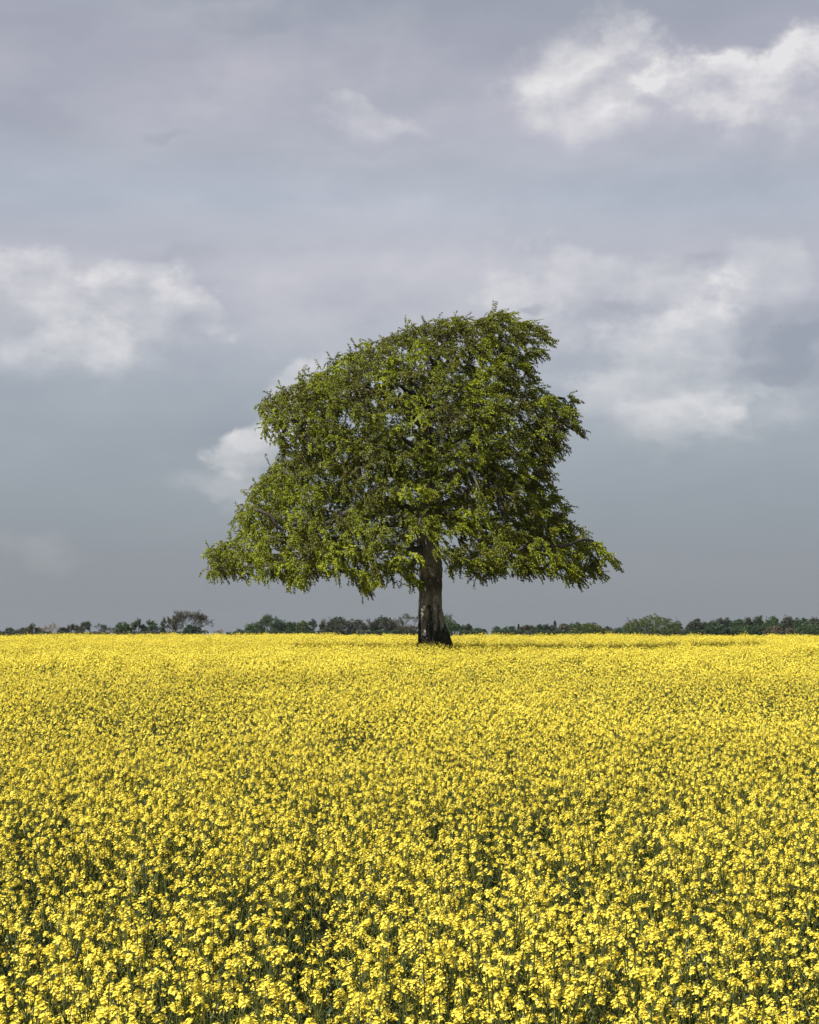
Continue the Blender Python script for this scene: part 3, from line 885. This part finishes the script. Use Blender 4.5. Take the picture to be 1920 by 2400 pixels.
# ------------------------------------------------------------------ trees along the horizon
def far_leaf(name, a, b, c): return leaf_mat(name, a, b, c, .25, .03)
FM = {
    'deep':  far_leaf('leaf_deep_green', (.018, .036, .018), (.030, .058, .024), (.05, .085, .03)),
    'green': far_leaf('leaf_green', (.025, .050, .018), (.042, .078, .024), (.075, .12, .035)),
    'olive': far_leaf('leaf_olive', (.030, .044, .010), (.056, .080, .012), (.10, .125, .016)),
    'brown': far_leaf('leaf_brown', (.040, .036, .024), (.068, .062, .036), (.10, .095, .05)),
    'dusk':  far_leaf('leaf_grey_green', (.022, .028, .018), (.042, .050, .030), (.07, .08, .045)),
}
M_TWIG = {
    'grey': material('twig_grey', lambda N: principled(N, (.13, .12, .105), .9, .1)),
    'brown': material('twig_brown', lambda N: principled(N, (.085, .072, .055), .9, .1)),
    'tan': material('twig_tan', lambda N: principled(N, (.24, .20, .15), .9, .1)),
    'dark': material('twig_dark', lambda N: principled(N, (.05, .045, .038), .9, .1)),
}

def branching(rg, H, Wd, levels, spread, nkid=3):
    """recursive boughs, returned as segments, scaled to the asked box"""
    segs = []
    def rec(p, d, L, r, lv):
        q = p + d * L
        mid = p + d * L * .5 + rnd_dir(rg) * L * .09
        segs.append(([p, mid, q], [r, r * .85, r * .7], lv))
        if lv == 0: return
        for k in range(nkid if rg.random() < .8 else 2):
            e = (d + rnd_dir(rg) * spread + Vector((0, 0, .10))).normalized()
            rec(p.lerp(q, rg.uniform(.65, 1.0)), e, L * rg.uniform(.62, .86), r * .62, lv - 1)
    n0 = rg.randint(3, 5)
    segs.append(([Vector((0, 0, 0)), Vector((0, 0, .35))], [.09, .075], 9))
    for k in range(n0):
        th = k * 6.28 / n0 + rg.uniform(-.4, .4)
        d = Vector((math.cos(th) * .75, math.sin(th) * .75, rg.uniform(.45, 1.0))).normalized()
        rec(Vector((0, 0, .28 + .05 * k)), d, 1.0, .055, levels)
    allp = [q for s_ in segs for q in s_[0]]
    z1 = max(q.z for q in allp); x0 = min(q.x for q in allp); x1 = max(q.x for q in allp)
    y0 = min(q.y for q in allp); y1 = max(q.y for q in allp)
    sx, sz = Wd / (x1 - x0), H / z1
    for s_ in segs:
        for k, q in enumerate(s_[0]): s_[0][k] = Vector(((q.x - (x0 + x1) / 2) * sx if s_[2] != 9 else q.x, (q.y - (y0 + y1) / 2) * Wd / (y1 - y0) * .8, q.z * sz))
    return segs, (sx + sz) / 2

def far_tree(i, px0, px1, ytop, D, kind, leaf, twg, label, cat='tree', name=None, group='trees and bushes along the horizon'):
    rg = random.Random(1000 + i)
    D *= 1.4
    k = D / F
    X = ((px0 + px1) / 2 - 960) * k
    zg = ground(X, D)
    Wd = (px1 - px0) * k * (1.14 if kind == 'leafy' else 1.06)
    ztop = CAM_Z + (HOR - ytop) * k
    H = ztop - zg
    nm = name or {'leafy': 'broadleaf_tree', 'bush': 'round_bush', 'bare': 'bare_tree', 'sparse': 'budding_tree', 'conifer': 'conifer_tree'}[kind]
    root = empty(nm, (X, D, zg))
    tag(root, label, cat, group)
    tm, lm = M_TWIG[twg], FM.get(leaf)
    segs, sc_ = branching(rg, H * (.97 if kind != 'leafy' else .9), Wd * (1.12 if kind in ('bare', 'sparse') else .9), 5 if kind in ('bare', 'sparse') else 3, .62)
    tr = MB(); br = MB()
    if kind == 'conifer':
        tr.tube([Vector((0, 0, 0)), Vector((0, 0, H * .97))], [.22, .03], 6)
        for q in range(60):
            f = rg.random(); th = rg.uniform(0, 6.28); L = Wd * .5 * (1 - f) ** .8 + .1
            p = Vector((0, 0, H * (.15 + .84 * f)))
            br.tube([p, p + Vector((math.cos(th), math.sin(th), -.15)) * L], [.04, .015], 3)
    else:
        for pts, rr, lv in segs:
            big = lv in (9, 5) if kind in ('bare', 'sparse') else lv in (9, 3)
            rr = [max(r * sc_ * (.9), .028) for r in rr]
            (tr if big else br).tube(pts, rr, 6 if big else 3)
    obj('trunk', tr.mesh('trunk', [tm]), root)
    if leaf is None:
        obj('crown', br.mesh('crown', [tm], False), root)
        return
    # foliage
    lp = []; tt = []
    def clump(c, r, n, t):
        for _ in range(n):
            d = rnd_dir(rg, .25)
            lp.append(c + Vector((d.x * r, d.y * r, d.z * r * .8)) * rg.uniform(.55, 1.08)); tt.append(t + rg.gauss(0, .12))
    if kind == 'sparse':
        tips = [s_[0][-1] for s_ in segs if s_[2] <= 1]
        rg.shuffle(tips)
        for p in tips[:int(len(tips) * .85)]: clump(p, .40, 4, rg.gauss(.5, .18))
        for s_ in segs:
            if s_[2] in (2, 3) and rg.random() < .8: clump(s_[0][1], .6, 5, rg.gauss(.45, .15))
        ls = .27
    elif kind == 'conifer':
        for _ in range(420):
            f = rg.random() ** 1.2; th = rg.uniform(0, 6.28); r = (Wd * .5 * (1 - f) ** .85 + .08) * rg.uniform(.55, 1.1)
            clump(Vector((math.cos(th) * r, math.sin(th) * r, H * (.1 + .9 * f))), .16, 3, rg.gauss(.4, .2))
        ls = .28
    else:
        cz0 = H * .06
        area = Wd * H
        nc = int(max(40, min(640, area * 6.5)))
        ph = [rg.uniform(0, 6.28) for _ in range(4)]
        for q in range(nc):
            a = rg.uniform(0, 6.28); f = rg.random() ** .5
            x = math.cos(a) * f; y = math.sin(a) * f
            top = (1 - f ** 2.6) ** .5 * .55 + .45
            top *= .90 + .07 * math.sin(x * 5 + ph[0]) + .05 * math.sin(x * 11 + y * 6 + ph[1]) + .05 * math.sin(y * 8 + x * 3 + ph[2])
            cr = rg.uniform(.35, .8) * (.7 if kind == 'bush' else 1)
            zt = top * H
            z = zt - rg.random() ** 1.6 * (zt - cz0)
            clump(Vector((x * (Wd * .5 - cr * .6), y * (Wd * .42), z - cr * .4)), cr, 28, rg.gauss(.5, .2))
        # ragged sprigs that break the outline
        for s_ in segs:
            if s_[2] == 0 and rg.random() < .6: clump(s_[0][-1] + Vector((0, 0, H * .06)), .2, 4, rg.gauss(.5, .2))
        ls = .30
    lp = np.array([tuple(q) for q in lp]); n = len(lp)
    rs = np.random.RandomState(i)
    a = rs.normal(size=(n, 3)); a /= np.linalg.norm(a, axis=1)[:, None]
    nn = rs.normal(size=(n, 3)) + np.array([-.2, -.4, .9]); b = np.cross(a, nn); b /= np.linalg.norm(b, axis=1)[:, None] + 1e-9
    s_ = rs.uniform(.7, 1.3, (n, 1)) * ls
    V = np.stack([lp - a * s_ * .5, lp + b * s_ * .38, lp + a * s_ * .5, lp - b * s_ * .38], 1).reshape(-1, 3)
    Q = np.arange(n * 4).reshape(-1, 4)
    bv = np.array([tuple(x) for x in br.v]); bq = np.array(br.q) + len(V)
    me = mesh_np('crown', np.vstack([V, bv]), np.vstack([Q, bq]), [lm, tm],
                 np.concatenate([np.zeros(n, int), np.ones(len(bq), int)]),
                 np.concatenate([np.repeat(np.clip(tt, 0, 1), 4), np.full(len(bv), .5)]), False)
    obj('crown', me, root)

TREES = [
    # px0, px1, ytop, D, kind, leaf, twig, label
    (-22, 10, 1478, 432, 'bush', 'deep', 'dark', 'lowest dark bush cut by the left edge of the picture', 'bush'),
    (8, 52, 1471, 430, 'bush', 'deep', 'dark', 'low dark green bush nearest the left end of the horizon', 'bush'),
    (50, 76, 1470, 437, 'sparse', 'brown', 'brown', 'thin brown scrub between the low dark bush and the twiggy brown tree', 'bush'),
    (60, 102, 1458, 434, 'sparse', 'brown', 'dark', 'twiggy dark brown tree left of the pale leafless one'),
    (98, 138, 1458, 430, 'bare', None, 'tan', 'pale grey leafless tree with its light stem showing, far left'),
    (136, 162, 1470, 432, 'sparse', 'dusk', 'brown', 'small thin bush right of the pale leafless tree', 'bush'),
    (160, 197, 1462, 436, 'sparse', 'brown', 'dark', 'low rounded brown tree touching the far left green tree'),
    (190, 246, 1455, 432, 'sparse', 'dusk', 'dark', 'broad grey green tree with see-through crown, on the far left'),
    (238, 276, 1467, 437, 'bare', None, 'brown', 'low leafless scrub between two green trees on the left', 'bush'),
    (272, 306, 1456, 430, 'leafy', 'green', 'dark', 'rounded green tree left of the taller one with dark stems'),
    (302, 340, 1448, 434, 'sparse', 'green', 'dark', 'taller green tree on several dark stems, left horizon'),
    (334, 352, 1465, 438, 'bare', None, 'brown', 'bare twiggy shrub filling the dip between two green trees', 'bush'),
    (345, 388, 1451, 434, 'sparse', 'green', 'dark', 'green topped tree left of the big spreading tree group'),
    (382, 424, 1442, 437, 'sparse', 'brown', 'dark', 'brown budding tree leaning on the left of the big spreading tree'),
    (412, 497, 1427, 430, 'sparse', 'brown', 'dark', 'biggest spreading tree on the left horizon with open brown crown and long right boughs'),
    (430, 474, 1462, 424, 'bush', 'deep', 'dark', 'dark bush under the big spreading tree', 'bush'),
    (470, 490, 1474, 426, 'bare', None, 'brown', 'tiny leafless shrub below the right boughs of the spreading tree', 'bush'),
    (503, 527, 1472, 430, 'bare', None, 'tan', 'small pale leafless shrub alone in the gap', 'bush'),
    (530, 546, 1481, 432, 'bush', 'dusk', 'brown', 'tiny bush poking up right of the lone leafless shrub', 'bush'),
    (546, 584, 1474, 430, 'bush', 'green', 'dark', 'low green bush at the left end of the middle tree group', 'bush'),
    (576, 622, 1457, 434, 'leafy', 'green', 'dark', 'rounded green tree left of the tallest tree in the middle group'),
    (612, 662, 1437, 440, 'sparse', 'green', 'dark', 'tallest light green tree in the group left of the beech'),
    (636, 670, 1451, 430, 'leafy', 'deep', 'dark', 'dark green tree in front of the tallest middle tree'),
    (666, 698, 1454, 436, 'leafy', 'green', 'dark', 'green tree with flat top right of the dark one, middle group'),
    (692, 728, 1455, 432, 'leafy', 'olive', 'dark', 'yellowish green tree sloping down to a notch, middle group'),
    (726, 760, 1449, 434, 'sparse', 'deep', 'dark', 'slender dark tree with sky showing through, right of the notch'),
    (752, 782, 1446, 442, 'bare', None, 'brown', 'bare topped tree behind the round dark olive one'),
    (764, 838, 1445, 430, 'leafy', 'dusk', 'dark', 'large smoothly rounded dark olive tree in the middle group'),
    (834, 878, 1449, 436, 'sparse', 'dusk', 'brown', 'grey green tree with thin crown right of the round olive tree'),
    (866, 930, 1443, 440, 'leafy', 'dusk', 'brown', 'wide grey olive tree left of the beech trunk'),
    (918, 990, 1435, 444, 'sparse', 'brown', 'brown', 'tall grey tree of bare twigs just left of the beech trunk'),
    (924, 982, 1464, 430, 'bush', 'brown', 'brown', 'low brown bush in front of the grey twiggy tree, by the beech trunk', 'bush'),
    (998, 1064, 1434, 444, 'sparse', 'green', 'brown', 'tall light tree half hidden by the beech trunk, on its right'),
    (1030, 1076, 1452, 434, 'leafy', 'green', 'dark', 'green tree right against the beech trunk'),
    (1060, 1094, 1462, 436, 'leafy', 'deep', 'dark', 'dark green tree sloping down right of the beech trunk'),
    (1090, 1106, 1461, 432, 'sparse', 'dusk', 'dark', 'spindly sapling between the trunk side trees and the low green bush'),
    (1102, 1142, 1471, 430, 'bush', 'green', 'dark', 'low domed green bush left of the narrow sky gap', 'bush'),
    (1151, 1184, 1469, 432, 'bush', 'green', 'dark', 'sloping green bush right of the narrow sky gap', 'bush'),
    (1176, 1212, 1466, 436, 'leafy', 'deep', 'dark', 'low dark tree left of the small pointed conifer'),
    (1208, 1222, 1463, 430, 'conifer', 'deep', 'dark', 'small pointed dark conifer, the left one of two'),
    (1220, 1252, 1464, 436, 'sparse', 'brown', 'dark', 'brownish tree right of the small pointed conifer'),
    (1246, 1276, 1462, 434, 'leafy', 'deep', 'dark', 'dark green tree between the two conifers'),
    (1270, 1298, 1461, 438, 'leafy', 'dusk', 'dark', 'grey green tree touching the taller conifer from the left'),
    (1290, 1310, 1455, 430, 'conifer', 'deep', 'dark', 'taller dark conifer that tops the wood, the right one of two'),
    (1306, 1336, 1459, 438, 'leafy', 'brown', 'dark', 'dark brownish tree right of the taller conifer'),
    (1330, 1366, 1457, 440, 'leafy', 'deep', 'dark', 'dark tree rising behind the left of the low olive tree'),
    (1362, 1412, 1459, 440, 'leafy', 'brown', 'dark', 'brownish tree rising behind the right of the low olive tree'),
    (1336, 1418, 1461, 420, 'leafy', 'olive', 'dark', 'low wide olive green tree in front of the dark wood'),
    (1408, 1442, 1468, 436, 'leafy', 'dusk', 'dark', 'low grey green tree right of the low wide olive tree'),
    (1438, 1480, 1467, 438, 'leafy', 'deep', 'dark', 'low dark tree left of the great olive tree'),
    (1466, 1590, 1441, 416, 'leafy', 'olive', 'dark', 'great billowing olive green tree, largest on the right horizon'),
    (1580, 1616, 1452, 434, 'sparse', 'brown', 'brown', 'grey twiggy tree right of the great olive tree'),
    (1608, 1652, 1450, 430, 'leafy', 'dusk', 'dark', 'dark rounded tree standing before the right hand wood'),
    (1642, 1682, 1453, 440, 'leafy', 'deep', 'dark', 'first dark green tree of the right hand wood'),
    (1672, 1714, 1445, 444, 'leafy', 'dusk', 'dark', 'grey green tree, left rise of the right hand wood'),
    (1706, 1746, 1448, 442, 'leafy', 'deep', 'dark', 'dark green tree in the dip left of the wood\'s highest tip'),
    (1736, 1764, 1445, 440, 'leafy', 'dusk', 'dark', 'small dark crown just left of the wood\'s highest tip'),
    (1762, 1790, 1440, 444, 'leafy', 'deep', 'dark', 'tree that makes the highest tip of the right hand wood'),
    (1786, 1830, 1443, 442, 'leafy', 'green', 'dark', 'green crown right of the wood\'s highest tip'),
    (1826, 1866, 1442, 444, 'leafy', 'dusk', 'dark', 'brownish dark crown behind the dry tan bush'),
    (1858, 1896, 1446, 440, 'leafy', 'deep', 'dark', 'dark crown right behind the dry tan bush, before the dip'),
    (1892, 1940, 1444, 442, 'leafy', 'dusk', 'dark', 'dark crown at the right edge of the picture'),
    (1650, 1712, 1462, 424, 'bush', 'deep', 'dark', 'low leafy green bush at the left foot of the right hand wood', 'bush'),
    (1706, 1766, 1464, 426, 'bush', 'green', 'dark', 'brighter green bush at the middle foot of the right hand wood', 'bush'),
    (1750, 1806, 1464, 427, 'bush', 'deep', 'dark', 'green bush left beside the dry tan bush', 'bush'),
    (1790, 1858, 1465, 418, 'sparse', 'brown', 'tan', 'dry tan domed bush in front of the right hand wood', 'bush'),
    (1862, 1946, 1460, 424, 'bush', 'green', 'dark', 'green bush low at the right edge of the picture', 'bush'),
]
for i, t in enumerate(TREES):
    far_tree(i, *t[:8], cat=t[8] if len(t) > 8 else 'tree')

def hedge(i, px0, px1, ytop, D, leaf, label):
    rg = random.Random(500 + i)
    D *= 1.4
    k = D / F
    X0, X1 = (px0 - 960) * k, (px1 - 960) * k
    Xc = (X0 + X1) / 2
    zg = ground(Xc, D)
    root = empty('hedge', (Xc, D, zg))
    tag(root, label, 'hedge', 'hedges under the horizon trees')
    H = CAM_Z + (HOR - ytop) * k - zg
    st = MB(); lp = []; tt = []
    x = X0
    while x < X1:
        h = H * (.92 + .22 * mnoise.noise(Vector((x * .35, i, 0))) + .14 * mnoise.noise(Vector((x * 1.3, i, 5))))
        h *= min(1, .35 + (x - X0) / 2.5, .35 + (X1 - x) / 2.5)
        b = Vector((x - Xc, rg.uniform(-.5, .5), 0))
        for q in range(3):
            e = b + Vector((rg.gauss(0, .5), rg.gauss(0, .4), h * rg.uniform(.6, 1.02)))
            st.tube([b, b.lerp(e, .5) + rnd_dir(rg) * .15, e], [.05, .04, .02], 4)
        t = .5 + .6 * mnoise.noise(Vector((x * .4, 3, i)))
        for q in range(46):
            lp.append((x - Xc + rg.gauss(0, .3), rg.gauss(0, .7), h * (1 - rg.random() ** 1.5 * .95))); tt.append(t + rg.gauss(0, .12))
        x += .22
    lp = np.array(lp); n = len(lp)
    rs = np.random.RandomState(i)
    a = rs.normal(size=(n, 3)); a /= np.linalg.norm(a, axis=1)[:, None]
    b = np.cross(a, rs.normal(size=(n, 3)) + np.array([-.2, -.4, .9])); b /= np.linalg.norm(b, axis=1)[:, None] + 1e-9
    s_ = rs.uniform(.7, 1.3, (n, 1)) * .32
    V = np.stack([lp - a * s_ * .5, lp + b * s_ * .38, lp + a * s_ * .5, lp - b * s_ * .38], 1).reshape(-1, 3)
    obj('stems', st.mesh('stems', [M_TWIG['dark']]), root)
    obj('foliage', mesh_np('foliage', V, np.arange(n * 4).reshape(-1, 4), [FM[leaf]], None, np.repeat(np.clip(tt, 0, 1), 4), False), root)
hedge(1, -30, 266, 1480, 428, 'dusk', 'low dark scrubby hedge under the small trees at the far left')
hedge(2, 266, 478, 1479, 428, 'dusk', 'low hedge running under the big spreading tree and the green trees beside it')
hedge(3, 556, 1138, 1477, 428, 'deep', 'long dark green hedge under the trees behind the beech trunk')
hedge(4, 1153, 1945, 1476, 428, 'deep', 'longest dark hedge, along the foot of the wood on the right')

# small rail with white topped posts beyond the crest
def build_rail():
    D = 250.0; k = D / F
    X = (1071 - 960) * k; zg = ground(X, D)
    root = empty('post_and_rail', (X, D, zg))
    tag(root, 'tiny grey rail with three white topped posts, right of the beech trunk', 'fence')
    gm = material('weathered_rail', lambda N: principled(N, (.22, .23, .24), .7, .3))
    wm = material('white_paint', lambda N: principled(N, (.75, .75, .75), .5, .4))
    zt = CAM_Z - (1481 - HOR) * k - zg
    for px in (1062.5, 1069, 1074.5):
        mb = MB(); x = (px - 1071) * k
        mb.tube([Vector((x, 0, 0)), Vector((x, 0, zt - .1))], [.035, .035], 8)
        p = obj('post', mb.mesh('post', [gm]), root)
        mb = MB(); mb.tube([Vector((x, 0, zt - .1)), Vector((x, 0, zt - .09)), Vector((x, 0, zt + .02)), Vector((x, 0, zt + .03))], [.015, .04, .04, .01], 8)
        obj('post_cap', mb.mesh('post_cap', [wm]), p)
    for dz in (.28, .75):
        mb = MB(); mb.tube([Vector((-.45, 0, zt - dz)), Vector((.5, 0, zt - dz))], [.03, .03], 6)
        obj('rail', mb.mesh('rail', [gm]), root)
build_rail()

# ------------------------------------------------------------------ the thin haze that greys the far trees
def build_haze():
    v0, v1 = (-7600, -80, -122), (7600, 9200, 24)
    V = [(x, y, z) for z in (v0[2], v1[2]) for y in (v0[1], v1[1]) for x in (v0[0], v1[0])]
    me = bpy.data.meshes.new('haze')
    me.from_pydata(V, [], [(0, 2, 3, 1), (4, 5, 7, 6), (0, 1, 5, 4), (2, 6, 7, 3), (0, 4, 6, 2), (1, 3, 7, 5)])
    m_ = bpy.data.materials.new('haze_air'); m_.use_nodes = True
    nt = m_.node_tree; nt.nodes.clear()
    vp = nt.nodes.new('ShaderNodeVolumePrincipled')
    vp.inputs['Color'].default_value = (0.42, 0.47, 0.52, 1)
    vp.inputs['Density'].default_value = 0.00006
    vp.inputs['Anisotropy'].default_value = 0.2
    o_ = nt.nodes.new('ShaderNodeOutputMaterial')
    nt.links.new(vp.outputs[0], o_.inputs['Volume'])
    me.materials.append(m_)
    o = obj('haze', me)
    o['kind'] = 'stuff'
    o['label'] = 'thin pale haze softening the trees along the horizon'
    o['category'] = 'haze'
build_haze()
